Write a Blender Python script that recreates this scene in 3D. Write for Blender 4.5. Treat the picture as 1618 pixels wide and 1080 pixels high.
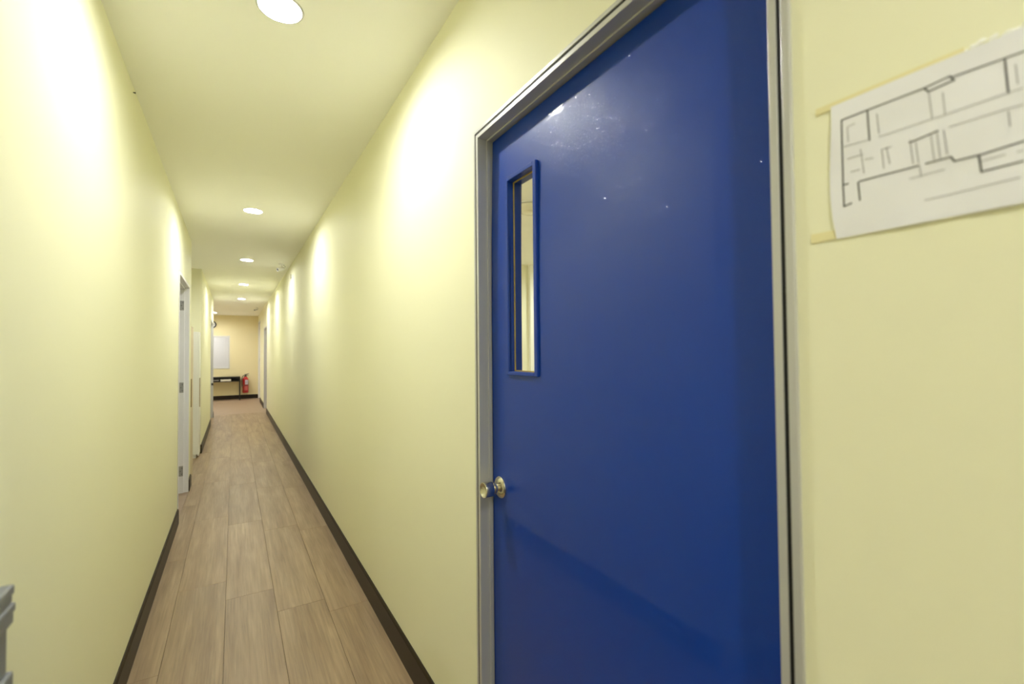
import bpy, bmesh, math, random
from mathutils import Vector, Matrix
random.seed(7)
for o in list(bpy.data.objects):
    bpy.data.objects.remove(o)
S = bpy.context.scene
C = S.collection

# ---------------------------------------------------------------- camera
YAW, PITCH, ROLL = 0.54854, 0.0219, -0.00913
CAMZ = 1.40485
fwd = Vector((math.sin(YAW) * math.cos(PITCH), math.cos(YAW) * math.cos(PITCH), math.sin(PITCH)))
rt = Vector((math.cos(YAW), -math.sin(YAW), 0))
up = rt.cross(fwd)
r2 = rt * math.cos(ROLL) + up * math.sin(ROLL)
u2 = -rt * math.sin(ROLL) + up * math.cos(ROLL)
cd = bpy.data.cameras.new('camera')
cam = bpy.data.objects.new('camera', cd)
C.objects.link(cam)
M = Matrix(((r2.x, u2.x, -fwd.x, 0), (r2.y, u2.y, -fwd.y, 0), (r2.z, u2.z, -fwd.z, CAMZ), (0, 0, 0, 1)))
cam.matrix_world = M
cd.sensor_width = 36
cd.lens = 719 / 1618 * 36
cd.clip_start = 0.02
cd.clip_end = 200
cd.dof.use_dof = True
cd.dof.focus_distance = 2.3
cd.dof.aperture_fstop = 2.8
S.camera = cam

# ---------------------------------------------------------------- world, exposure
w = bpy.data.worlds.new('world')
S.world = w
w.use_nodes = True
wb = w.node_tree.nodes['Background']
wb.inputs['Color'].default_value = (0.86, 0.92, 1.0, 1)      # overcast daylight outside the end window
wb.inputs['Strength'].default_value = 1.15
S.view_settings.view_transform = 'Standard'
S.view_settings.look = 'None'
S.view_settings.gamma = 1
S.view_settings.use_curve_mapping = False
S.view_settings.exposure = 0.0
S.cycles.diffuse_bounces = 7
S.cycles.max_bounces = 12
LAMP = 1180.0                                                  # radiance of the small bulb in each downlight's lamp

# ---------------------------------------------------------------- dimensions
XR, XL = 0.669, -0.399        # faces of the right and left corridor walls
TH = 0.12                     # wall thickness
H = 2.639                     # ceiling height
BZ = 0.123                    # baseboard height
YE = 16.847                   # end wall
YB = -1.4                     # wall behind the camera

# ---------------------------------------------------------------- materials
def mat(name, col, rough=0.5, metal=0.0, spec=0.5, coat=0.0, coat_rough=0.1, noise=None, bump=None, emit=None):
    m = bpy.data.materials.new(name)
    m.use_nodes = True
    nt = m.node_tree
    b = nt.nodes['Principled BSDF']
    b.inputs['Base Color'].default_value = (*col, 1)
    b.inputs['Roughness'].default_value = rough
    b.inputs['Metallic'].default_value = metal
    b.inputs['Specular IOR Level'].default_value = spec
    b.inputs['Coat Weight'].default_value = coat
    b.inputs['Coat Roughness'].default_value = coat_rough
    tc = nt.nodes.new('ShaderNodeTexCoord')
    if noise:                                    # (scale, amount): slight mottling of the paint
        n = nt.nodes.new('ShaderNodeTexNoise')
        n.inputs['Scale'].default_value = noise[0]
        n.inputs['Detail'].default_value = 4
        nt.links.new(tc.outputs['Object'], n.inputs['Vector'])
        mr = nt.nodes.new('ShaderNodeMapRange')
        mr.inputs['To Min'].default_value = 1 - noise[1]
        mr.inputs['To Max'].default_value = 1 + noise[1]
        nt.links.new(n.outputs['Fac'], mr.inputs['Value'])
        mx = nt.nodes.new('ShaderNodeVectorMath')
        mx.operation = 'SCALE'
        mx.inputs[0].default_value = col
        nt.links.new(mr.outputs['Result'], mx.inputs['Scale'])
        nt.links.new(mx.outputs['Vector'], b.inputs['Base Color'])
    if bump:                                     # (scale, strength, distance)
        n2 = nt.nodes.new('ShaderNodeTexNoise')
        n2.inputs['Scale'].default_value = bump[0]
        n2.inputs['Detail'].default_value = 2
        nt.links.new(tc.outputs['Object'], n2.inputs['Vector'])
        bp = nt.nodes.new('ShaderNodeBump')
        bp.inputs['Strength'].default_value = bump[1]
        bp.inputs['Distance'].default_value = bump[2]
        nt.links.new(n2.outputs['Fac'], bp.inputs['Height'])
        nt.links.new(bp.outputs['Normal'], b.inputs['Normal'])
        if coat:
            nt.links.new(bp.outputs['Normal'], b.inputs['Coat Normal'])
    if emit:
        b.inputs['Emission Color'].default_value = (*emit[0], 1)
        b.inputs['Emission Strength'].default_value = emit[1]
    return m

MAT = {}
MAT['wall'] = mat('pale_yellow_wall_paint', (0.845, 0.835, 0.625), 0.6, spec=0.25, noise=(1.7, 0.015), bump=(55, 0.12, 0.002))
MAT['wall_end'] = mat('warm_yellow_wall_paint', (0.83, 0.745, 0.47), 0.6, spec=0.3, noise=(1.7, 0.015))
MAT['ceiling'] = mat('cream_ceiling_paint', (0.94, 0.945, 0.885), 0.75, spec=0.2, noise=(1.2, 0.01))
MAT['base'] = mat('dark_brown_vinyl_baseboard', (0.020, 0.0125, 0.007), 0.42, spec=0.3, noise=(9, 0.12))
MAT['screed'] = mat('grey_screed', (0.16, 0.13, 0.10), 0.8)
MAT['blue'] = mat('blue_gloss_door_paint', (0.004, 0.042, 0.325), 0.42, spec=0.16, coat=0.5, coat_rough=0.03, noise=(2.2, 0.03))
def orange_peel(m):
    nt = m.node_tree
    b = nt.nodes['Principled BSDF']
    tc = [n for n in nt.nodes if n.type == 'TEX_COORD'][0]
    n = nt.nodes.new('ShaderNodeTexNoise')
    n.inputs['Scale'].default_value = 150
    n.inputs['Detail'].default_value = 1
    nt.links.new(tc.outputs['Object'], n.inputs['Vector'])
    mr = nt.nodes.new('ShaderNodeMapRange')
    mr.inputs['From Min'].default_value = 0.57
    mr.inputs['From Max'].default_value = 0.70
    nt.links.new(n.outputs['Fac'], mr.inputs['Value'])
    bp = nt.nodes.new('ShaderNodeBump')
    bp.inputs['Strength'].default_value = 1.0
    bp.inputs['Distance'].default_value = 0.0003
    nt.links.new(mr.outputs['Result'], bp.inputs['Height'])
    nt.links.new(bp.outputs['Normal'], b.inputs['Coat Normal'])
orange_peel(MAT['blue'])
MAT['frame'] = mat('grey_metal_door_frame', (0.54, 0.54, 0.54), 0.34, metal=0.3, noise=(6, 0.03))
MAT['frame_white'] = mat('white_metal_door_frame', (0.86, 0.86, 0.92), 0.4, noise=(6, 0.02))
MAT['gasket'] = mat('black_rubber_gasket', (0.008, 0.008, 0.009), 0.6, spec=0.3)
MAT['putty'] = mat('old_gold_glazing_putty', (0.42, 0.31, 0.06), 0.6, noise=(60, 0.3))
MAT['brass'] = mat('worn_satin_brass_steel', (0.70, 0.67, 0.57), 0.18, metal=1.0, noise=(30, 0.05))
MAT['steel'] = mat('dull_steel_hinge', (0.42, 0.42, 0.44), 0.45, metal=0.6)
MAT['white'] = mat('white_plastic', (0.78, 0.78, 0.77), 0.4)
MAT['offwhite'] = mat('off_white_laminate', (0.85, 0.85, 0.80), 0.4, noise=(3, 0.02))
MAT['beige'] = mat('beige_laminate', (0.66, 0.56, 0.40), 0.45, noise=(5, 0.03))
MAT['brown'] = mat('brown_handle', (0.36, 0.27, 0.16), 0.5)
MAT['black'] = mat('black_laminate', (0.014, 0.012, 0.011), 0.4)
MAT['blackp'] = mat('black_plastic', (0.02, 0.02, 0.022), 0.35)
MAT['red'] = mat('red_gloss_enamel', (0.42, 0.012, 0.016), 0.25, coat=0.4, coat_rough=0.1)
MAT['label_w'] = mat('printed_pale_label', (0.55, 0.50, 0.62), 0.5, noise=(50, 0.3))
MAT['label_p'] = mat('printed_pink_label', (0.52, 0.10, 0.10), 0.5, noise=(50, 0.3))
MAT['greybin'] = mat('grey_bin_plastic', (0.20, 0.21, 0.235), 0.45, noise=(8, 0.05))
MAT['paper'] = mat('laminated_white_paper', (0.84, 0.84, 0.91), 0.5, coat=0.6, coat_rough=0.12, bump=(24, 0.3, 0.004))
MAT['ink'] = mat('dark_print_ink', (0.10, 0.10, 0.115), 0.6)
MAT['ink2'] = mat('grey_print_ink', (0.46, 0.46, 0.50), 0.6)
MAT['tape'] = mat('yellowed_clear_tape', (0.80, 0.74, 0.43), 0.3)
MAT['flake'] = mat('bare_white_plaster_flakes', (0.9, 0.9, 0.87), 0.5)
MAT['trimring'] = mat('downlight_trim_enamel', (0.62, 0.62, 0.60), 0.35)
MAT['can'] = mat('downlight_reflector', (0.85, 0.85, 0.84), 0.3, metal=0.3)
MAT['lamp'] = mat('lit_lamp', (0.9, 0.9, 0.9), 0.5, emit=((0.99, 1.0, 0.965), LAMP))
MAT['slat'] = mat('white_blind_slat', (0.64, 0.64, 0.67), 0.45)
MAT['sheet'] = mat('pinkish_vinyl_sheet', (0.35, 0.25, 0.175), 0.45, noise=(7, 0.12))
MAT['glassdome'] = mat('opal_glass_dome', (0.85, 0.82, 0.68), 0.15)

def glass_mat():
    m = bpy.data.materials.new('clear_pane_glass')
    m.use_nodes = True
    nt = m.node_tree
    nt.nodes.remove(nt.nodes['Principled BSDF'])
    out = nt.nodes['Material Output']
    tr = nt.nodes.new('ShaderNodeBsdfTransparent')
    tr.inputs['Color'].default_value = (0.95, 0.97, 0.95, 1)
    gl = nt.nodes.new('ShaderNodeBsdfGlossy')
    gl.inputs['Roughness'].default_value = 0.02
    fr = nt.nodes.new('ShaderNodeFresnel')
    fr.inputs['IOR'].default_value = 1.45
    mx = nt.nodes.new('ShaderNodeMixShader')
    geo = nt.nodes.new('ShaderNodeNewGeometry')       # only the outer faces of the pane reflect
    inv = nt.nodes.new('ShaderNodeMath')
    inv.operation = 'SUBTRACT'
    inv.inputs[0].default_value = 1.0
    nt.links.new(geo.outputs['Backfacing'], inv.inputs[1])
    mul = nt.nodes.new('ShaderNodeMath')
    mul.operation = 'MULTIPLY'
    nt.links.new(fr.outputs['Fac'], mul.inputs[0])
    nt.links.new(inv.outputs['Value'], mul.inputs[1])
    nt.links.new(mul.outputs['Value'], mx.inputs['Fac'])
    nt.links.new(tr.outputs['BSDF'], mx.inputs[1])
    nt.links.new(gl.outputs['BSDF'], mx.inputs[2])
    nt.links.new(mx.outputs['Shader'], out.inputs['Surface'])
    return m
MAT['glass'] = glass_mat()

def plank_mat():
    """Tan wood-print vinyl: grain streaks along Y, shifted and tinted plank by plank."""
    m = bpy.data.materials.new('tan_wood_vinyl_plank')
    m.use_nodes = True
    nt = m.node_tree
    N, Lk = nt.nodes, nt.links
    b = N['Principled BSDF']
    b.inputs['Roughness'].default_value = 0.42
    b.inputs['Specular IOR Level'].default_value = 0.4
    geo = N.new('ShaderNodeNewGeometry')
    oi = N.new('ShaderNodeObjectInfo')
    wn = N.new('ShaderNodeTexWhiteNoise')
    wn.noise_dimensions = '1D'
    Lk.new(oi.outputs['Random'], wn.inputs['W'])
    off = N.new('ShaderNodeVectorMath')
    off.operation = 'SCALE'
    off.inputs['Scale'].default_value = 31.0
    Lk.new(wn.outputs['Color'], off.inputs[0])
    add = N.new('ShaderNodeVectorMath')
    Lk.new(geo.outputs['Position'], add.inputs[0])
    Lk.new(off.outputs['Vector'], add.inputs[1])
    def streak(sx, sy, detail, rough=0.55, dist=0.0):
        mp = N.new('ShaderNodeMapping')
        mp.inputs['Scale'].default_value = (sx, sy, 1)
        Lk.new(add.outputs['Vector'], mp.inputs['Vector'])
        n = N.new('ShaderNodeTexNoise')
        n.inputs['Scale'].default_value = 1
        n.inputs['Detail'].default_value = detail
        n.inputs['Roughness'].default_value = rough
        n.inputs['Distortion'].default_value = dist
        Lk.new(mp.outputs['Vector'], n.inputs['Vector'])
        return n
    broad = streak(13, 1.1, 3, 0.5, 0.4)
    fine = streak(95, 3.2, 5, 0.65, 0.2)
    patch = streak(4.5, 3.0, 2)
    r1 = N.new('ShaderNodeValToRGB')
    e = r1.color_ramp.elements
    e[0].position, e[0].color = 0.25, (0.230, 0.150, 0.086, 1)
    e[1].position, e[1].color = 0.78, (0.375, 0.272, 0.172, 1)
    m1 = e.new(0.5)
    m1.color = (0.296, 0.205, 0.123, 1)
    Lk.new(broad.outputs['Fac'], r1.inputs['Fac'])
    r2_ = N.new('ShaderNodeMapRange')
    r2_.inputs['From Min'].default_value = 0.3
    r2_.inputs['From Max'].default_value = 0.7
    r2_.inputs['To Min'].default_value = 0.80
    r2_.inputs['To Max'].default_value = 1.20
    Lk.new(fine.outputs['Fac'], r2_.inputs['Value'])
    s1 = N.new('ShaderNodeVectorMath')
    s1.operation = 'SCALE'
    Lk.new(r1.outputs['Color'], s1.inputs[0])
    Lk.new(r2_.outputs['Result'], s1.inputs['Scale'])
    r3 = N.new('ShaderNodeMapRange')
    r3.inputs['To Min'].default_value = 0.9
    r3.inputs['To Max'].default_value = 1.1
    Lk.new(patch.outputs['Fac'], r3.inputs['Value'])
    s2 = N.new('ShaderNodeVectorMath')
    s2.operation = 'SCALE'
    Lk.new(s1.outputs['Vector'], s2.inputs[0])
    Lk.new(r3.outputs['Result'], s2.inputs['Scale'])
    r4 = N.new('ShaderNodeMapRange')
    r4.inputs['To Min'].default_value = 0.96
    r4.inputs['To Max'].default_value = 1.04
    Lk.new(oi.outputs['Random'], r4.inputs['Value'])
    s3 = N.new('ShaderNodeVectorMath')
    s3.operation = 'SCALE'
    Lk.new(s2.outputs['Vector'], s3.inputs[0])
    Lk.new(r4.outputs['Result'], s3.inputs['Scale'])
    Lk.new(s3.outputs['Vector'], b.inputs['Base Color'])
    bp = N.new('ShaderNodeBump')
    bp.inputs['Strength'].default_value = 0.08
    bp.inputs['Distance'].default_value = 0.001
    Lk.new(fine.outputs['Fac'], bp.inputs['Height'])
    Lk.new(bp.outputs['Normal'], b.inputs['Normal'])
    return m
MAT['plank'] = plank_mat()

# ---------------------------------------------------------------- helpers
def box(bm, x0, x1, y0, y1, z0, z1, bev=0.0):
    t = bmesh.new()
    bmesh.ops.create_cube(t, size=1)
    for v in t.verts:
        v.co = Vector((x0 + (v.co.x + .5) * (x1 - x0), y0 + (v.co.y + .5) * (y1 - y0), z0 + (v.co.z + .5) * (z1 - z0)))
    if bev:
        bmesh.ops.bevel(t, geom=list(t.edges), offset=bev, segments=2, affect='EDGES', profile=0.5)
    merge(bm, t)

def merge(bm, t):
    me = bpy.data.meshes.new('t')
    t.to_mesh(me)
    t.free()
    bm.from_mesh(me)
    bpy.data.meshes.remove(me)

def lathe(bm, prof, centre, axis, seg=32):
    """prof: list of (distance along axis, radius); axis a unit vector."""
    axis = Vector(axis).normalized()
    a = axis.orthogonal().normalized()
    b = axis.cross(a)
    c = Vector(centre)
    rings = []
    for d, r in prof:
        if r <= 1e-6:
            rings.append([bm.verts.new(c + axis * d)])
        else:
            rings.append([bm.verts.new(c + axis * d + (a * math.cos(2 * math.pi * k / seg) + b * math.sin(2 * math.pi * k / seg)) * r) for k in range(seg)])
    for p, q in zip(rings, rings[1:]):
        for k in range(seg):
            k2 = (k + 1) % seg
            if len(p) == 1 and len(q) == 1:
                continue
            if len(p) == 1:
                bm.faces.new((p[0], q[k], q[k2]))
            elif len(q) == 1:
                bm.faces.new((p[k], p[k2], q[0]))
            else:
                bm.faces.new((p[k], p[k2], q[k2], q[k]))

def tube(bm, pts, r, seg=10):
    pts = [Vector(p) for p in pts]
    rings = []
    for i, p in enumerate(pts):
        d = (pts[min(i + 1, len(pts) - 1)] - pts[max(i - 1, 0)]).normalized()
        a = d.cross(Vector((0.31, 0.17, 0.93))).normalized()
        b = d.cross(a)
        rings.append([bm.verts.new(p + (a * math.cos(2 * math.pi * k / seg) + b * math.sin(2 * math.pi * k / seg)) * r) for k in range(seg)])
    for p, q in zip(rings, rings[1:]):
        for k in range(seg):
            bm.faces.new((p[k], p[(k + 1) % seg], q[(k + 1) % seg], q[k]))
    bm.faces.new(rings[0][::-1])
    bm.faces.new(rings[-1])

def obj(name, bm, m, parent=None, smooth=False, origin=None):
    bmesh.ops.recalc_face_normals(bm, faces=bm.faces)
    me = bpy.data.meshes.new(name)
    bm.to_mesh(me)
    bm.free()
    if smooth:
        me.polygons.foreach_set('use_smooth', [True] * len(me.polygons))
        try:
            me.set_sharp_from_angle(angle=math.radians(38))
        except Exception:
            pass
    me.materials.append(MAT[m])
    o = bpy.data.objects.new(name, me)
    C.objects.link(o)
    if parent is not None:
        o.parent = parent
    return o

def boxes(name, m, lst, parent=None, bev=0.0):
    bm = bmesh.new()
    for b in lst:
        box(bm, *b, bev=bev)
    return obj(name, bm, m, parent)

def tag(o, label, cat=None, group=None, kind=None):
    o['label'] = label
    if cat:
        o['category'] = cat
    if group:
        o['group'] = group
    if kind:
        o['kind'] = kind
    return o

def thing(name, label, cat, loc=(0, 0, 0), group=None, kind=None):
    o = bpy.data.objects.new(name, None)
    o.empty_display_size = 0.05
    C.objects.link(o)
    o.location = loc
    return tag(o, label, cat, group, kind)

def struct(name, label, cat, m, lst, bev=0.0):
    return tag(boxes(name, m, lst, bev=bev), label, cat, kind='structure')

# =================================================================== STRUCTURE
D1A, D1B, D1T = 0.332, 1.316, 2.12          # blue door, outside of its frame
D2A, D2B, D2T = 12.31, 13.52, 2.085         # far right grey frame
D3A, D3B, D3T = 4.727, 5.775, 2.125         # left grey frame
D4A, D4B, D4T = 10.93, 12.22, 2.115         # far left grey frame
D5A, D5B, D5T = 15.50, 16.78, 2.44          # white frame at the end of the right wall
CR = 5.4                                    # far side of the room behind the blue door

struct('wall_right', 'pale yellow right corridor wall holding the blue door', 'wall', 'wall', [
    (XR, XR + TH, YB, D1A, 0, H), (XR, XR + TH, D1A, D1B, D1T, H), (XR, XR + TH, D1B, D2A, 0, H),
    (XR, XR + TH, D2A, D2B, D2T, H), (XR, XR + TH, D2B, D5A, 0, H), (XR, XR + TH, D5A, D5B, D5T, H), (XR, XR + TH, D5B, YE, 0, H)])
struct('wall_left', 'pale yellow left corridor wall running from the camera to the recess', 'wall', 'wall', [
    (XL - TH, XL, 1.25, D3A, 0, H), (XL - TH, XL, D3A, D3B, D3T, H), (XL - TH, XL, D3B, 6.02, 0, H), (-1.52, XL - TH, 5.90, 6.02, 0, H)])
struct('wall_left_far', 'pale yellow left wall beyond the recess, ending at the far room', 'wall', 'wall', [
    (-1.52, XL, 7.90, 8.02, 0, H), (XL - TH, XL, 8.02, D4A, 0, H), (XL - TH, XL, D4A, D4B, D4T, H), (XL - TH, XL, D4B, 12.34, 0, H),
    (-2.62, XL - TH, 12.24, 12.34, 0, H)])
struct('wall_recess', 'yellow back wall of the left recess with the cabinets', 'wall', 'wall', [(-1.52, -1.42, 6.02, 7.90, 0, H)])
WX0, WX1, WZ0, WZ1 = -1.02, -0.128, 0.985, 1.978     # end window opening
struct('wall_end', 'warm yellow end wall with the blind covered window', 'wall', 'wall_end', [
    (-2.62, WX0, YE, YE + TH, 0, H), (WX1, XR + TH, YE, YE + TH, 0, H), (WX0, WX1, YE, YE + TH, 0, WZ0), (WX0, WX1, YE, YE + TH, WZ1, H)])
struct('wall_end_left', 'yellow left side wall of the far room', 'wall', 'wall_end', [(-2.74, -2.62, 12.24, YE + TH, 0, H)])
struct('wall_back', 'yellow wall closing the corridor behind the camera', 'wall', 'wall', [(-2.74, XR + TH, YB - TH, YB, 0, H)])
struct('wall_lobby_added', 'added yellow walls of an unseen lobby left of the camera', 'wall', 'wall', [(-2.74, -2.62, YB, 1.25, 0, H), (-2.74, XL - TH, 1.25, 1.25 + TH, 0, H)])  # unseen lobby, added to set the light on the near right wall
struct('wall_side_room', 'yellow walls of the small room behind the open left doorway', 'wall', 'wall', [
    (-2.3, -2.2, 3.4, 5.9, 0, H), (-2.3, XL - TH, 3.3, 3.4, 0, H), (-2.2, -1.52, 5.9, 6.02, 0, H)])
struct('wall_blue_room', 'yellow walls of the room seen through the blue door glass', 'wall', 'wall', [
    (XR + TH, 4.9, CR, CR + TH, 0, H), (4.78, 4.9, -1.0, CR, 0, H), (XR + TH, 4.9, -1.12, -1.0, 0, H)])
struct('trim_1', 'pale cream pilaster on the far wall seen through the blue door glass', 'pilaster', 'ceiling', [(3.58, 4.25, CR - 0.05, CR, 0, 2.639)])

# floor: planks laid over a screed as far as the corridor goes, pinkish sheet in the far room
YS = 12.62
fl = struct('floor', 'tan wood plank vinyl corridor floor', 'floor', 'screed', [(-2.74, 4.9, YB - TH, YE + TH, -0.12, -0.004)])
sh = boxes('vinyl_sheet', 'sheet', [(-2.62, XR, YS, YE, -0.004, 0.0)], fl)
sh['label'] = 'pinkish vinyl sheet of the far room'
PW, PL, GAP = 0.2425, 1.335, 0.0012
starts = {-1: 2.55, 0: 3.368, 1: 3.11, 2: 2.82, 3: 2.67, -2: 2.95, -3: 3.25, -4: 2.75, -5: 3.0}
pmesh = {}
def plank(x0, x1, y0, y1):
    key = (round(x1 - x0, 4), round(y1 - y0, 4))
    if key not in pmesh:
        bm = bmesh.new()
        box(bm, GAP / 2, key[0] - GAP / 2, GAP / 2, key[1] - GAP / 2, -0.004, 0.0)
        # soften the top edge so that the joints catch a thin line
        es = [e for e in bm.edges if all(v.co.z > -0.001 for v in e.verts)]
        bmesh.ops.bevel(bm, geom=es, offset=0.0009, segments=1, affect='EDGES')
        me = bpy.data.meshes.new('plank')
        bm.to_mesh(me)
        bm.free()
        me.materials.append(MAT['plank'])
        pmesh[key] = me
    o = bpy.data.objects.new('plank', pmesh[key])
    C.objects.link(o)
    o.location = (x0, y0, 0)
    o.parent = fl
for r in range(-5, 4):
    xa = -0.278 + r * PW
    xb = xa + PW
    if r == -5:
        continue
    spans = [(YB, YS)] if r >= -1 else [(YB, 1.25), (6.02, 7.90)]
    x0c, x1c = max(xa, -1.42), min(xb, XR + (0.05 if False else 0))
    for (ya, yb) in spans:
        y = starts[r] - PL * 6
        while y < yb:
            s0, s1 = max(y, ya), min(y + PL, yb)
            if s1 - s0 > 0.02:
                if r == -1:                       # this row meets the left wall; it runs on into the recess
                    cuts = [ya, 1.25, 6.02, 7.90, yb]
                    for c0, c1 in zip(cuts, cuts[1:]):
                        t0, t1 = max(s0, c0), min(s1, c1)
                        if t1 - t0 > 0.02:
                            plank(xa if c0 in (ya, 6.02) else XL, xb, t0, t1)
                else:
                    plank(x0c, x1c, s0, s1)
            y += PL
# floors of the side rooms (thresholds in the doorways included)
boxes('side_room_floor', 'sheet', [(-2.2, XL, D3A, D3B, -0.004, 0.0), (-2.2, XL - TH, 3.4, D3A, -0.004, 0.0), (XR, 4.78, -1.0, CR, -0.004, 0.0), (-2.62, -1.42, YB, 1.25, -0.004, 0.0),
                                   (XL - TH, XL, D4A, D4B, -0.004, 0.0), (XR, XR + TH, D2A, D2B, -0.004, 0.0), (XR, XR + TH, D5A, D5B, -0.004, 0.0)], fl)

# ceiling with holes for the recessed lights
LIGHTS = [(0.137, -0.66), (0.137, 1.79), (0.137, 4.48), (0.139, 6.87), (0.142, 9.31), (0.144, 11.75), (-0.50, 13.48), (-0.50, 15.90),
          (2.5, 0.9), (3.6, 2.9), (-1.6, 14.7),
          (1.5, 4.3), (4.1, 4.6), (-1.6, 16.1),  # unseen lamps added to brighten the blue door room and the far room
          (4.2, 1.6), (1.25, 2.9), (-1.95, -0.7)]  # more added fill: blue door room, then a lobby lamp for the near wall
RL = 0.072
bm = bmesh.new()
box(bm, -2.74, 4.9, YB - TH, YE + TH, H, H + 0.16)
ceil = obj('ceiling', bm, 'ceiling')
bm = bmesh.new()
for (x, y) in LIGHTS:
    t = bmesh.new()
    bmesh.ops.create_cone(t, cap_ends=True, segments=40, radius1=RL, radius2=RL, depth=0.24, matrix=Matrix.Translation((x, y, H + 0.02)))
    merge(bm, t)
cut = obj('cutter', bm, 'ceiling')
md = ceil.modifiers.new('holes', 'BOOLEAN')
md.object = cut
md.solver = 'EXACT'
dg = bpy.context.evaluated_depsgraph_get()
newme = bpy.data.meshes.new_from_object(ceil.evaluated_get(dg))
ceil.modifiers.clear()
ceil.data = newme
bpy.data.objects.remove(cut)
tag(ceil, 'cream painted ceiling with a row of recessed downlights', 'ceiling', kind='structure')

# baseboards: dark strip with a bevelled top edge
BT = 0.012
def baseboard(name, label, side, y0, y1, x=None, face=1):
    """side: 'x' runs along Y on a wall facing +X (face 1) or -X (face -1); 'y' runs along X on a wall facing -Y"""
    bm = bmesh.new()
    prof = [(0, 0), (BT, 0), (BT, BZ - 0.012), (BT * 0.45, BZ), (0, BZ)]
    rings = []
    for s in (y0, y1):
        if side == 'x':
            rings.append([bm.verts.new((x + face * a, s, z)) for a, z in prof])
        else:
            rings.append([bm.verts.new((s, x - a, z)) for a, z in prof])
    n = len(prof)
    for k in range(n):
        bm.faces.new((rings[0][k], rings[0][(k + 1) % n], rings[1][(k + 1) % n], rings[1][k]))
    bm.faces.new(rings[0][::-1])
    bm.faces.new(rings[1])
    return tag(obj(name, bm, 'base'), label, 'baseboard', kind='structure')
baseboard('baseboard_left', 'long dark brown baseboard along the left wall nearest the camera', 'x', 1.25, D3A - 0.002, XL, 1)
baseboard('baseboard_left', 'short dark baseboard stub between the grey left doorway and the recess', 'x', D3B + 0.002, 6.02, XL, 1)
baseboard('baseboard_left', 'dark baseboard on the left wall beyond the white cabinet', 'x', 7.89, D4A - 0.002, XL, 1)
baseboard('baseboard_left', 'short dark baseboard end at the far left corner beside the grey frame', 'x', D4B + 0.002, 12.34, XL, 1)
baseboard('baseboard_right', 'long dark brown baseboard along the right wall beyond the blue door', 'x', D1B + 0.002, D2A - 0.002, XR, -1)
baseboard('baseboard_right', 'dark baseboard on the right wall on the near side of the blue door', 'x', YB, D1A - 0.002, XR, -1)
baseboard('baseboard_right', 'short dark baseboard between the far grey frame and the white frame', 'x', D2B + 0.002, D5A - 0.002, XR, -1)
baseboard('baseboard_end', 'dark baseboard across the end wall under the table and extinguisher', 'y', -2.62, XR, YE)
b = baseboard('baseboard_recess', 'dark baseboard return on the wall facing the camera behind the white cabinet', 'y', -1.42, XL + BT, 7.90)

# =================================================================== DOORS
# ---- door 1: the blue door
d1 = thing('door_1', 'large blue painted door with a narrow glass slot in a grey metal frame', 'door', (XR, 0.82, 0), kind='structure')
def P(o, parent):
    """parent while keeping the world position of geometry written in world coordinates"""
    o.parent = parent
    root = parent
    loc = Vector((0, 0, 0))
    while root is not None:
        loc += root.location
        root = root.parent
    o.location = -loc
    return o
def partb(name, m, lst, parent, bev=0.0):
    return P(boxes(name, m, lst, bev=bev), parent)
def partm(name, bm, m, parent, smooth=False):
    return P(obj(name, bm, m, smooth=smooth), parent)

IA, IB, IT = 0.363, 1.288, 2.091            # clear opening
XF = 0.663                                  # face of the frame, slightly proud of the wall
def u_frame(ya0, ya1, yb0, yb1, z0, z1, x0, x1):
    """two jambs ya0-ya1 and yb0-yb1 and a head z0-z1"""
    return [(x0, x1, ya0, ya1, 0, z1), (x0, x1, yb0, yb1, 0, z1), (x0, x1, ya1, yb0, z0, z1)]
partb('frame', 'frame', u_frame(IA - 0.0125, IA, IB, IB + 0.0125, IT, IT + 0.0125, XF + 0.001, XR + TH), d1, 0.0012)
partb('frame_edge', 'frame', u_frame(D1A, IA - 0.019, IB + 0.0185, D1B, IT + 0.0185, D1T, XF, XR + TH), d1, 0.0012)
g = partb('gasket', 'gasket', u_frame(IA - 0.019, IA - 0.0125, IB + 0.0125, IB + 0.0185, IT + 0.0125, IT + 0.0185, XF + 0.0022, XR + 0.05), d1)
g['label'] = 'black rubber gasket line in the frame'
partb('door_stop', 'frame', u_frame(IA, IA + 0.004, IB - 0.004, IB, IT - 0.004, IT, 0.697, 0.706), d1)
LX0, LX1 = 0.710, 0.752                     # door leaf
LA, LB, LT = IA + 0.003, IB - 0.003, IT - 0.003
OA, OB, OZ0, OZ1 = 1.036, 1.172, 1.347, 1.921     # glass slot
def bow(z):                                   # slight bow near the top, added so the lamp's reflection clears the frame head
    return 0.023 * max(0.0, z - 1.5) ** 2
LEVELS = sorted({0.006, OZ0, OZ1, LT} | {1.5 + 0.02 * k for k in range(30) if 1.5 + 0.02 * k < LT})
bm = bmesh.new()
for (ya, yb, z0, z1) in ((LA, OA, 0.006, LT), (OB, LB, 0.006, LT), (OA, OB, 0.006, OZ0), (OA, OB, OZ1, LT)):
    rings = []
    for z in [v for v in LEVELS if z0 - 1e-6 <= v <= z1 + 1e-6]:
        d = bow(z)
        rings.append([bm.verts.new(c) for c in ((LX0 + d, ya, z), (LX0 + d, yb, z), (LX1 + d, yb, z), (LX1 + d, ya, z))])
    for p, q in zip(rings, rings[1:]):
        for k in range(4):
            bm.faces.new((p[k], p[(k + 1) % 4], q[(k + 1) % 4], q[k]))
    bm.faces.new(rings[0])
    bm.faces.new(rings[-1])
leaf = partm('leaf', bm, 'blue', d1, True)
leaf['label'] = 'glossy dark blue door leaf'
tw = 0.015
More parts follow.
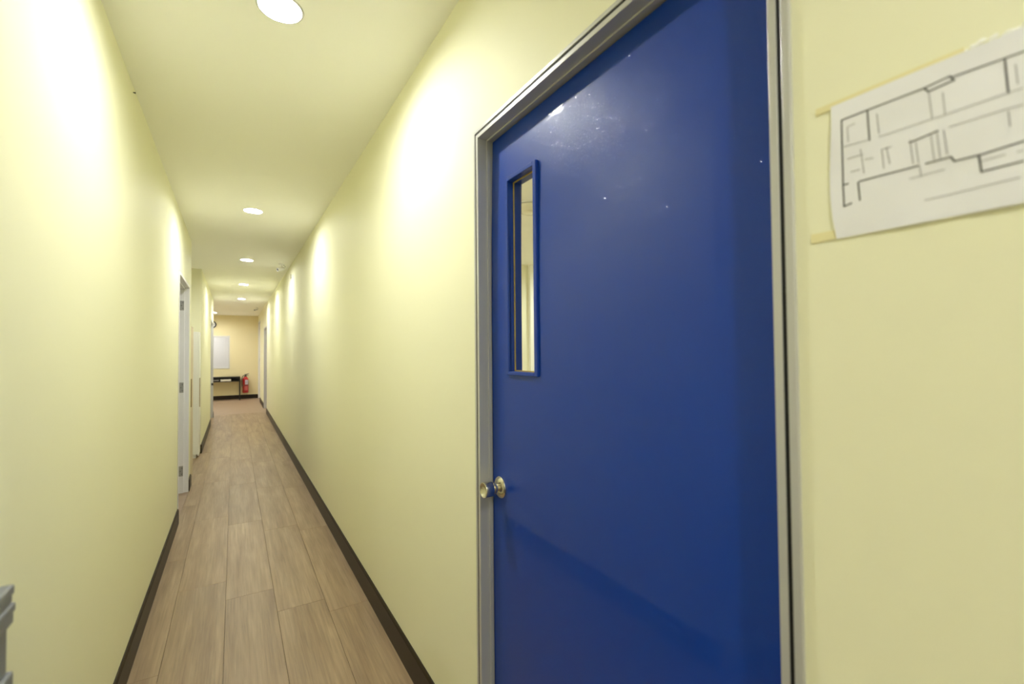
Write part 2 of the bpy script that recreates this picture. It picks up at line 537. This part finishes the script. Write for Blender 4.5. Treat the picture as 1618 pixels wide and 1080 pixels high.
tr = partb('glazing_bead', 'blue', [(0.703, 0.715, OA - tw, OA, OZ0 - 0.011, OZ1 + 0.013), (0.703, 0.715, OB, OB + 0.012, OZ0 - 0.011, OZ1 + 0.013),
                                    (0.703, 0.715, OA, OB, OZ0 - 0.011, OZ0), (0.703, 0.715, OA, OB, OZ1, OZ1 + 0.013)], d1, 0.002)
pt = partb('putty_line', 'putty', [(0.7245, 0.7275, OB - 0.003, OB + 0.001, OZ0, OZ1), (0.7245, 0.7275, OA - 0.001, OA + 0.003, OZ0, OZ1),
                                   (0.7245, 0.7275, OA, OB, OZ1 - 0.003, OZ1 + 0.001), (0.7245, 0.7275, OA, OB, OZ0 - 0.001, OZ0 + 0.003)], d1)
gp = partb('glass_pane', 'glass', [(0.7275, 0.7325, OA, OB, OZ0, OZ1)], d1)
gp['label'] = 'tall narrow clear glass pane'
bm = bmesh.new()
KY, KZ = 1.237, 0.985
lathe(bm, [(0, 0), (0, .033), (.003, .0333), (.006, .031), (.010, .023), (.011, .015), (.0115, 0)], (LX0, KY, KZ), (-1, 0, 0), 48)
kr = partm('knob_rose', bm, 'brass', d1, True)
bm = bmesh.new()
lathe(bm, [(.009, 0), (.009, .0115), (.019, .0115), (.021, .0165), (.025, .0165), (.027, .0125), (.029, .0125), (.031, .0205), (.034, .0225), (.060, .0238),
           (.0615, .0232), (.062, .0215), (.056, .015), (.0535, .008), (.053, 0)], (LX0, KY, KZ), (-1, 0, 0), 48)
kn = partm('knob', bm, 'brass', d1, True)
kn['label'] = 'satin metal door knob'

# ---- plain framed doorways
def framed_door(name, label, wallx, face, ya, yb, zt, fm, leaf_m, leaf_mode, fw=0.03, hinges=None, depth=TH):
    """frame in a wall whose corridor face is x = wallx, facing +X (face 1) or -X (face -1)"""
    d = thing(name, label, 'door', (wallx, (ya + yb) / 2, 0), kind='structure')
    def xs(a, b):                               # a, b: depth into the wall (negative = proud)
        p, q = wallx - face * a, wallx - face * b
        return (min(p, q), max(p, q))
    def jam(e0, e1, i0, i1):
        x0, x1 = xs(e0, e1)
        return [(x0, x1, ya + i0, ya + i1, 0, zt - i0), (x0, x1, yb - i1, yb - i0, 0, zt - i0), (x0, x1, ya + i1, yb - i1, zt - i1, zt - i0)]
    partb('frame', fm, jam(-0.005, depth, 0.006, fw) , d, 0.0015)
    partb('gasket', 'gasket', jam(0.0, 0.03, 0.0, 0.006), d)
    x0, x1 = xs(0.036, depth)
    partb('door_stop', fm, [(x0, x1, ya + fw, ya + fw + 0.012, 0, zt - fw), (x0, x1, yb - fw - 0.012, yb - fw, 0, zt - fw), (x0, x1, ya + fw, yb - fw, zt - fw - 0.012, zt - fw)], d)
    if leaf_mode == 'closed':
        a, c = xs(depth - 0.045, depth - 0.005)
        partb('leaf', leaf_m, [(a, c, ya + fw + 0.014, yb - fw - 0.014, 0.006, zt - fw - 0.014)], d)
    else:
        a, c = xs(depth + 0.01, depth + 0.85)
        partb('leaf', leaf_m, [(a, c, yb - fw - 0.055, yb - fw - 0.015, 0.006, zt - fw - 0.016)], d)
    if hinges:
        a, c = xs(0.040, 0.075)
        for (z0, z1) in hinges:
            hp = partb('hinge', 'steel', [(a, c, yb - fw - 0.0145, yb - fw - 0.011, z0, z1)], d)
            for k in range(3):
                bm = bmesh.new()
                lathe(bm, [(0, 0), (0, .004), (.0015, .003), (.002, 0)], ((a + c) / 2 + (0.008 if k != 1 else -0.004), yb - fw - 0.0145, z0 + (z1 - z0) * (0.2 + 0.3 * k)), (0, -1, 0), 10)
                P(obj('screw', bm, 'blackp'), hp)
    return d
framed_door('door_2', 'grey metal door frame far down the right wall past the scallops of light', XR, -1, D2A, D2B, D2T, 'frame', 'frame_white', 'closed')
framed_door('door_3', 'open doorway with a pale grey hinged frame in the left wall', XL, 1, D3A, D3B, D3T, 'frame_white', 'frame_white', 'open',
            hinges=[(1.862, 1.960), (1.020, 1.124), (0.172, 0.275)])
d4 = framed_door('door_4', 'narrow grey door frame at the far left corner beneath the clock', XL, 1, D4A, D4B, D4T, 'frame', 'frame_white', 'closed')
partb('strike_plate', 'blackp', [(XL - 0.028, XL + 0.0055, D4B - 0.034, D4B - 0.028, 0.72, 0.77)], d4)
framed_door('door_5', 'tall white door frame beside the fire extinguisher at the end', XR, -1, D5A, D5B, D5T, 'white', 'white', 'closed', fw=0.05,
            hinges=[(2.18, 2.30), (1.17, 1.29), (0.20, 0.32)])

# ---- end window
w1 = thing('window_1', 'white framed window in the end wall behind the closed blind', 'window', (-0.57, YE, WZ0), kind='structure')
partb('window_frame', 'white', [(WX0, WX1, YE + 0.03, YE + 0.09, WZ0, WZ0 + 0.04), (WX0, WX1, YE + 0.03, YE + 0.09, WZ1 - 0.04, WZ1),
                                (WX0, WX0 + 0.04, YE + 0.03, YE + 0.09, WZ0 + 0.04, WZ1 - 0.04), (WX1 - 0.04, WX1, YE + 0.03, YE + 0.09, WZ0 + 0.04, WZ1 - 0.04)], w1)
partb('window_sill', 'white', [(WX0 - 0.02, WX1 + 0.02, YE - 0.012, YE + 0.03, WZ0 - 0.018, WZ0)], w1)
partb('casing', 'white', [(WX1, WX1 + 0.016, YE - 0.006, YE, WZ0, WZ1 + 0.016), (WX0 - 0.016, WX0, YE - 0.006, YE, WZ0, WZ1 + 0.016), (WX0, WX1, YE - 0.006, YE, WZ1, WZ1 + 0.016)], w1)
partb('pane', 'glass', [(WX0 + 0.04, WX1 - 0.04, YE + 0.058, YE + 0.062, WZ0 + 0.04, WZ1 - 0.04)], w1)
bl = thing('window_blind', 'white venetian blind lowered over the end window', 'blind', (-0.57, YE + 0.015, WZ0))
partb('headrail', 'white', [(WX0 + 0.01, WX1 - 0.008, YE + 0.002, YE + 0.028, WZ1 - 0.03, WZ1 - 0.003)], bl)
partb('bottom_rail', 'white', [(WX0 + 0.01, WX1 - 0.012, YE + 0.006, YE + 0.024, WZ0 + 0.004, WZ0 + 0.016)], bl)
bm = bmesh.new()
z = WZ0 + 0.026
while z < WZ1 - 0.035:
    t = bmesh.new()
    bmesh.ops.create_cube(t, size=1)
    for v in t.verts:
        v.co = Vector((v.co.x * (WX1 - WX0 - 0.024), v.co.y * 0.0012, v.co.z * 0.025))
    bmesh.ops.rotate(t, verts=t.verts, cent=(0, 0, 0), matrix=Matrix.Rotation(math.radians(-22), 3, 'X'))
    bmesh.ops.translate(t, verts=t.verts, vec=((WX0 + WX1) / 2, YE + 0.015, z))
    merge(bm, t)
    z += 0.0205
sl = partm('slats', bm, 'slat', bl)
sl['kind'] = 'stuff'
for x in (WX1 - 0.13, WX0 + 0.13):
    bm = bmesh.new()
    tube(bm, [(x, YE + 0.003, WZ0 + 0.01), (x, YE + 0.003, WZ1 - 0.02)], 0.0016, 6)
    partm('ladder_cord', bm, 'white', bl)

# =================================================================== THINGS
# ---- recessed downlights
LBL = {0: 'round recessed downlight in the ceiling above the camera', 1: 'largest round downlight, nearest in the corridor ceiling',
       2: 'second downlight from the camera in the corridor ceiling row', 3: 'third corridor downlight, level with the white security camera',
       4: 'fourth corridor downlight, beyond the nearer security camera', 5: 'fifth and farthest downlight of the corridor row',
       6: 'downlight in the far room ceiling just past the left wall corner', 7: 'downlight in the far room ceiling above the end wall clock',
       8: 'downlight near the middle of the room behind the blue door', 9: 'downlight toward the far side of the room behind the blue door',
       10: 'downlight deep in the left part of the far room',
       11: 'unseen downlight added on the corridor side to brighten the blue door room', 12: 'unseen downlight added in the far corner to brighten the blue door room',
       13: 'unseen downlight added left of the table to brighten the far room',
       14: 'unseen downlight added on the outer side to brighten the blue door room', 15: 'unseen fill downlight added close to the corridor wall behind the blue door',
       16: 'unseen downlight added in the lobby to light the near wall'}
proto = None
for i, (x, y) in enumerate(LIGHTS):
    if proto is None:
        t = thing('downlight', LBL[i], 'light', (x, y, H), 'recessed ceiling downlights')
        bm = bmesh.new()
        lathe(bm, [(-0.0005, RL - 0.003), (-0.003, RL - 0.002), (-0.0035, RL + 0.003), (-0.0005, RL + 0.006), (0.0, RL - 0.0005)], (0, 0, 0), (0, 0, 1), 40)
        obj('trim_ring', bm, 'trimring', t, True)
        bm = bmesh.new()
        lathe(bm, [(0.0, RL - 0.002), (0.06, RL - 0.004), (0.062, 0), ], (0, 0, 0), (0, 0, 1), 40)
        obj('reflector_can', bm, 'can', t, True)
        bm = bmesh.new()
        lathe(bm, [(0.002, 0), (0.006, 0.019), (0.014, 0.031), (0.024, 0.036), (0.044, 0.03), (0.046, 0)], (0, 0, 0), (0, 0, 1), 14)
        obj('lamp', bm, 'lamp', t, True)
        proto = t
    else:
        t = proto.copy()
        C.objects.link(t)
        t.location = (x, y, H)
        t['label'] = LBL[i]
        for ch in list(proto.children):
            c = ch.copy()
            C.objects.link(c)
            c.parent = t

# ---- security cameras on the ceiling
def security_camera(label, x, y, ang):
    t = thing('security_camera', label, 'camera', (x, y, H), 'white ceiling security cameras')
    bm = bmesh.new()
    lathe(bm, [(0, 0), (0, .042), (-.004, .042), (-.010, .034), (-.011, 0)], (0, 0, 0), (0, 0, 1), 24)
    obj('mount_plate', bm, 'white', t, True)
    bm = bmesh.new()
    tube(bm, [(0, 0, -.008), (0.006, 0, -.03), (0.004, 0, -.052), (-0.012, 0, -.066)], 0.009, 10)
    obj('arm', bm, 'white', t, True)
    ax = Vector((-math.sin(ang) * 0.93, -math.cos(ang) * 0.93, -0.30)).normalized()
    c = Vector((-0.012, 0, -.07))
    bm = bmesh.new()
    lathe(bm, [(-.052, 0), (-.050, .019), (-.045, .023), (.048, .0245), (.050, .0235), (.050, .019), (.044, .018), (.043, 0)], c, ax, 24)
    obj('body', bm, 'white', t, True)
    bm = bmesh.new()
    lathe(bm, [(.0435, 0), (.0435, .0178), (.046, .012), (.0475, 0)], c, ax, 20)
    obj('lens', bm, 'blackp', t, True)
    bm = bmesh.new()
    tube(bm, [c - ax * .05, c - ax * .062 + Vector((0.01, 0, .02)), (0.02, 0.01, -.01), (0.024, 0.012, 0.0)], 0.0025, 6)
    obj('cable', bm, 'blackp', t, True)
    return t
security_camera('nearer white bullet security camera hanging from the ceiling by the right wall', 0.555, 6.95, math.radians(62))
security_camera('farther small white security camera on the ceiling near the end room', 0.50, 13.65, math.radians(52))
bm = bmesh.new()
tube(bm, [(XR - 0.003, 6.90, 2.432), (XR - 0.003, 6.90, 2.50)], 0.0035, 8)
tag(obj('cable_stub', bm, 'blackp'), 'short dark cable stub high on the right wall beside the camera', 'cable')
bm = bmesh.new()
lathe(bm, [(0, .0022), (.006, .0022), (.007, .0042), (.009, .003), (.0095, 0)], (XL, 2.66, 2.61), (1, 0, 0), 12)
tag(obj('nail', bm, 'blackp', smooth=True), 'tiny dark nail at the top edge of the left wall', 'nail')

# ---- tall cabinets in the left recess
def cabinet(label, y0, y1, h, body_m, door_m, hz):
    t = thing('storage_cabinet', label, 'cabinet', (-0.63, (y0 + y1) / 2, 0), 'tall cabinets in the left recess')
    partb('body', body_m, [(-0.85, XL - 0.022, y0, y1, 0.05, h)], t, 0.002)
    partb('plinth', body_m, [(-0.83, XL - 0.04, y0 + 0.012, y1 - 0.012, 0, 0.05)], t)
    dr = partb('cabinet_door', door_m, [(XL - 0.0215, XL - 0.006, y0 + 0.001, y1 - 0.001, 0.03, h - 0.002)], t, 0.002)
    bm = bmesh.new()
    box(bm, XL - 0.006, XL + 0.004, y0 + 0.035, y0 + 0.06, hz[0], hz[1], 0.003)
    P(obj('handle', bm, 'brown'), dr)
    return t
cabinet('beige fronted tall cabinet just behind the left wall corner', 6.10, 6.47, 1.725, 'offwhite', 'beige', (0.83, 1.14))
cabinet('tall white cabinet standing at the far side of the left recess', 7.56, 7.875, 1.72, 'offwhite', 'offwhite', (0.69, 1.09))

# ---- grey bin at the left edge of the view
bn = thing('waste_bin', 'grey plastic bin with a ridged rim standing beside the near end of the left wall', 'bin', (-0.43, 0.62, 0))
bm = bmesh.new()
for (ins, z0, z1) in ((0.0065, 0.0, 0.962), (0.001, 0.962, 0.990), (0.006, 0.990, 1.052)):
    box(bm, -0.62 + ins, -0.247 - ins, 0.42 + ins, 0.872 - ins, z0, z1, 0.003)
partm('body', bm, 'greybin', bn)
bm = bmesh.new()
for (ins, z0, z1) in ((0.0015, 1.052, 1.067), (0.0, 1.067, 1.079), (0.0025, 1.079, 1.090), (0.001, 1.090, 1.103)):
    box(bm, -0.62 + ins, -0.247 - ins, 0.42 + ins, 0.872 - ins, z0, z1, 0.0025)
partm('ridged_lid', bm, 'greybin', bn)

# ---- floor plan taped to the wall right of the blue door
PLAN_THICK = [(0.2717, 1.699, 0.1899, 1.6992), (0.1899, 1.6992, 0.1681, 1.7017), (0.1681, 1.7017, 0.1648, 1.6956), (0.1648, 1.6956, 0.186, 1.6937), (0.186, 1.6937, 0.1899, 1.6992), (0.1653, 1.6997, 0.1139, 1.6975), (0.2717, 1.699, 0.2722, 1.6153), (0.2722, 1.6153, 0.2715, 1.5872), (0.2715, 1.5872, 0.2636, 1.5892), (0.2722, 1.6153, 0.2669, 1.6149), (0.2555, 1.613, 0.254, 1.5903), (0.2535, 1.6138, 0.1971, 1.613), (0.1898, 1.6131, 0.1691, 1.6129), (0.1691, 1.6129, 0.1664, 1.6073), (0.1664, 1.6073, 0.1446, 1.6068), (0.1473, 1.6065, 0.1459, 1.5886), (0.1459, 1.5886, 0.1163, 1.589), (0.1446, 1.6068, 0.1159, 1.6088), (0.2038, 1.6428, 0.1794, 1.6458), (0.2437, 1.6984, 0.2426, 1.6613), (0.1265, 1.6962, 0.1248, 1.6616), (0.1139, 1.6975, 0.062, 1.6975), (0.1159, 1.6088, 0.062, 1.6088), (0.062, 1.6975, 0.062, 1.6088)]
PLAN_THIN = [(0.1457, 1.5997, 0.1287, 1.6002), (0.2711, 1.6637, 0.2445, 1.662), (0.2326, 1.6615, 0.1807, 1.6614), (0.186, 1.6937, 0.1837, 1.6614), (0.1742, 1.686, 0.1728, 1.6618), (0.1797, 1.6609, 0.1248, 1.6616), (0.1248, 1.6616, 0.1147, 1.6613), (0.1693, 1.6459, 0.1268, 1.6457), (0.1268, 1.6457, 0.1151, 1.645), (0.2521, 1.6533, 0.2491, 1.6227), (0.2306, 1.645, 0.2288, 1.6214), (0.2259, 1.646, 0.223, 1.625), (0.2306, 1.645, 0.2214, 1.6448), (0.2037, 1.6456, 0.2012, 1.6172), (0.1985, 1.6407, 0.1964, 1.6155), (0.1851, 1.6433, 0.1828, 1.6132), (0.18, 1.6465, 0.1778, 1.614), (0.1742, 1.6441, 0.1719, 1.6171), (0.2343, 1.6897, 0.2329, 1.666), (0.2654, 1.6871, 0.265, 1.6688), (0.2654, 1.6871, 0.2576, 1.6883), (0.2475, 1.6391, 0.2397, 1.638), (0.1918, 1.5722, 0.1188, 1.5734), (0.2047, 1.6006, 0.1751, 1.6013), (0.1956, 1.6125, 0.1946, 1.6), (0.1252, 1.6426, 0.1244, 1.6278), (0.1193, 1.6875, 0.1182, 1.6678), (0.2662, 1.6466, 0.2498, 1.6465), (0.2628, 1.6288, 0.2539, 1.6287), (0.1197, 1.5997, 0.1161, 1.5997)]
pl = thing('floor_plan', 'laminated sheet with a printed floor plan taped beside the blue door', 'poster', (XR, 0.16, 1.547))
PX = XR - 0.0024
bm = bmesh.new()
ny, nz = 40, 26
def sheet_pt(u, v):
    y = 0.287 - u * 0.262
    if u == 0:
        y -= 0.006 * (1 - v) ** 2 - 0.003 * math.sin(v * 5)
    zz = 1.5475 + v * 0.1745
    wob = 0.0005 * math.sin(u * 17 + v * 4) * (1 - v) + 0.0004 * math.sin(u * 9 - v * 11)
    return y, zz, wob
g0 = [[None] * (nz + 1) for _ in range(ny + 1)]
g1 = [[None] * (nz + 1) for _ in range(ny + 1)]
for i in range(ny + 1):
    for j in range(nz + 1):
        y, zz, wob = sheet_pt(i / ny, j / nz)
        g0[i][j] = bm.verts.new((PX + wob, y, zz))
        g1[i][j] = bm.verts.new((PX + wob + 0.0006, y, zz))
for i in range(ny):
    for j in range(nz):
        bm.faces.new((g0[i][j], g0[i + 1][j], g0[i + 1][j + 1], g0[i][j + 1]))
        bm.faces.new((g1[i][j], g1[i][j + 1], g1[i + 1][j + 1], g1[i + 1][j]))
for i in range(ny):
    bm.faces.new((g0[i][0], g1[i][0], g1[i + 1][0], g0[i + 1][0]))
    bm.faces.new((g0[i][nz], g0[i + 1][nz], g1[i + 1][nz], g1[i][nz]))
for j in range(nz):
    bm.faces.new((g0[0][j], g0[0][j + 1], g1[0][j + 1], g1[0][j]))
    bm.faces.new((g0[ny][j], g1[ny][j], g1[ny][j + 1], g0[ny][j + 1]))
sheet = partm('sheet', bm, 'paper', pl, True)
def lines(name, segs, wd, m):
    bm = bmesh.new()
    for (ya, za, yb, zb) in segs:
        L = math.hypot(yb - ya, zb - za)
        ty, tz = (yb - ya) / L, (zb - za) / L
        n = max(1, int(L / 0.006))
        prev = None
        for k in range(n + 1):
            s = -wd / 2 + (L + wd) * k / n
            y, zz = ya + ty * s, za + tz * s
            u, v = (0.287 - y) / 0.262, (zz - 1.5475) / 0.1745
            wob = 0.0005 * math.sin(u * 17 + v * 4) * (1 - v) + 0.0004 * math.sin(u * 9 - v * 11)
            x = PX + wob - 0.00035
            a = bm.verts.new((x, y - tz * wd / 2, zz + ty * wd / 2))
            b_ = bm.verts.new((x, y + tz * wd / 2, zz - ty * wd / 2))
            if prev:
                bm.faces.new((prev[0], prev[1], b_, a))
            prev = (a, b_)
    o = P(obj(name, bm, m), sheet)
    return o
lines('printed_walls', PLAN_THICK, 0.0017, 'ink')
lines('printed_lines', PLAN_THIN, 0.0012, 'ink2')
tp = partb('tape', 'tape', [(XR - 0.0012, XR - 0.0002, 0.156, 0.3025, 1.7185, 1.7275)], pl)
partb('tape', 'tape', [(XR - 0.0012, XR - 0.0002, 0.272, 0.312, 1.548, 1.560)], pl)
for k in range(22):
    bm = bmesh.new()
    t = bmesh.new()
    bmesh.ops.create_icosphere(t, subdivisions=1, radius=random.uniform(0.0016, 0.0034))
    for v in t.verts:
        v.co = Vector((v.co.x * 0.35, v.co.y * 1.3, v.co.z)) * random.uniform(0.8, 1.2)
    bmesh.ops.translate(t, verts=t.verts, vec=(XR - 0.0005, 0.155 - 0.0034 * k + random.uniform(-.002, .002), 1.7245 + random.uniform(-0.002, 0.0025)))
    merge(bm, t)
    partm('torn_flake', bm, 'flake', pl)

# ---- table by the end wall
tb = thing('console_table', 'black framed table with an open shelf under the end window', 'table', (-0.5, 16.6, 0))
TX0, TX1, TY0, TY1 = -1.25, 0.172, 16.38, 16.80
partb('tabletop', 'black', [(TX0, TX1, TY0, TY1, 0.695, 0.722)], tb, 0.003)
partb('shelf', 'black', [(TX0 + 0.03, TX1 - 0.03, TY0 + 0.01, TY1, 0.572, 0.592)], tb)
partb('back_panel', 'black', [(TX0 + 0.03, TX1 - 0.03, TY1 - 0.015, TY1, 0.592, 0.695)], tb)
for (a, c) in ((TX0, TY0 + 0.005), (TX1 - 0.03, TY0 + 0.005), (TX0, TY1 - 0.035), (TX1 - 0.03, TY1 - 0.035)):
    partb('leg', 'black', [(a, a + 0.03, c, c + 0.03, 0, 0.695)], tb)
bx = thing('paper_tray', 'flat pale grey tray lying on the table shelf', 'tray', (-0.21, 16.52, 0.592))
partb('tray_base', 'offwhite', [(-0.35, -0.075, 16.40, 16.66, 0.592, 0.630)], bx, 0.003)
partb('tray_lid', 'offwhite', [(-0.352, -0.073, 16.397, 16.663, 0.632, 0.650)], bx, 0.003)
ph = thing('device', 'dark device with small buttons on the table shelf beside the tray', 'device', (-0.47, 16.52, 0.592))
partb('case', 'blackp', [(-0.60, -0.375, 16.40, 16.62, 0.592, 0.665)], ph, 0.004)
for k in range(5):
    partb('button', 'steel', [(-0.585 + 0.041 * k, -0.56 + 0.041 * k, 16.394, 16.401, 0.615, 0.642)], ph, 0.001)

# ---- fire extinguisher on the end wall
fx = thing('fire_extinguisher', 'red fire extinguisher hanging low on the end wall', 'extinguisher', (0.315, YE - 0.1, 0.19))
EX, EY = 0.315, YE - 0.095
bm = bmesh.new()
lathe(bm, [(0, 0), (0, .070), (.012, .083), (.42, .083), (.455, .076), (.485, .055), (.50, .028), (.515, .022), (.52, 0)], (EX, EY, 0.19), (0, 0, 1), 36)
partm('cylinder', bm, 'red', fx, True)
bm = bmesh.new()
lathe(bm, [(.513, 0), (.513, .021), (.55, .021), (.552, .016), (.57, .016), (.57, 0)], (EX, EY, 0.19), (0, 0, 1), 20)
partm('valve', bm, 'blackp', fx, True)
bm = bmesh.new()
tube(bm, [(EX - .01, EY, .745), (EX + .03, EY - .02, .757), (EX + .085, EY - .03, .745)], .008, 8)
tube(bm, [(EX - .03, EY, .765), (EX + .03, EY - .02, .778), (EX + .09, EY - .03, .800)], .008, 8)
partm('lever', bm, 'blackp', fx, True)
bm = bmesh.new()
tube(bm, [(EX - .01, EY - .01, .735), (EX - .06, EY - .02, .735), (EX - .09, EY - .02, .69), (EX - .098, EY - .02, .6), (EX - .098, EY - .02, .42)], .010, 10)
hs = partm('hose', bm, 'blackp', fx, True)
bm = bmesh.new()
tube(bm, [(EX - .098, EY - .02, .42), (EX - .098, EY - .02, .375)], .015, 12)
P(obj('nozzle', bm, 'steel', smooth=True), hs)
bm = bmesh.new()
lathe(bm, [(.235, .0835), (.235, .0845), (.252, .0845), (.252, .0835)], (EX, EY, 0.19), (0, 0, 1), 36)
partm('strap', bm, 'blackp', fx, True)
def wrap(name, m, a0, a1, z0, z1):
    bm = bmesh.new()
    n = 12
    pr = None
    for k in range(n + 1):
        a = math.radians(a0 + (a1 - a0) * k / n)
        x, y = EX + .0838 * math.sin(a), EY - .0838 * math.cos(a)
        lo, hi = bm.verts.new((x, y, z0)), bm.verts.new((x, y, z1))
        if pr:
            bm.faces.new((pr[0], lo, hi, pr[1]))
        pr = (lo, hi)
    return partm(name, bm, m, fx, True)
wrap('label_plate', 'label_w', -10, 62, 0.455, 0.60)['label'] = 'pale printed label'
wrap('label_plate', 'label_p', -20, 50, 0.27, 0.41)['label'] = 'faded pink instruction label'
partb('wall_bracket', 'blackp', [(EX - 0.03, EX + 0.03, YE - 0.014, YE, 0.5, 0.74)], fx)

# ---- wall clock
ck = thing('wall_clock', 'round black rimmed clock on the end wall behind the left corner', 'clock', (-0.585, YE, 2.34))
bm = bmesh.new()
lathe(bm, [(0, .08), (0, .120), (.02, .120), (.03, .114), (.03, .088), (.012, .084)], (-0.585, YE, 2.34), (0, -1, 0), 40)
partm('rim', bm, 'blackp', ck, True)
bm = bmesh.new()
lathe(bm, [(.001, 0), (.001, .0845), (.012, .0845), (.012, 0)], (-0.585, YE, 2.34), (0, -1, 0), 40)
partm('face', bm, 'white', ck)
partb('hour_hand', 'blackp', [(-0.589, -0.581, YE - 0.017, YE - 0.015, 2.33, 2.39)], ck)
partb('minute_hand', 'blackp', [(-0.595, -0.515, YE - 0.020, YE - 0.018, 2.337, 2.343)], ck)

# ---- dome on the ceiling of the room behind the blue door
dm = thing('ceiling_dome', 'pale dome fitting on the ceiling seen through the blue door glass', 'dome', (2.13, 3.17, H))
bm = bmesh.new()
lathe(bm, [(0, 0), (0, .135), (-.012, .135), (-.014, 0)], (0, 0, 0), (0, 0, 1), 36)
obj('base_ring', bm, 'white', dm, True)
bm = bmesh.new()
lathe(bm, [(-.0145, .126), (-.03, .122), (-.05, .105), (-.065, .07), (-.072, .03), (-.073, 0)], (0, 0, 0), (0, 0, 1), 36)
obj('dome_cover', bm, 'glassdome', dm, True)
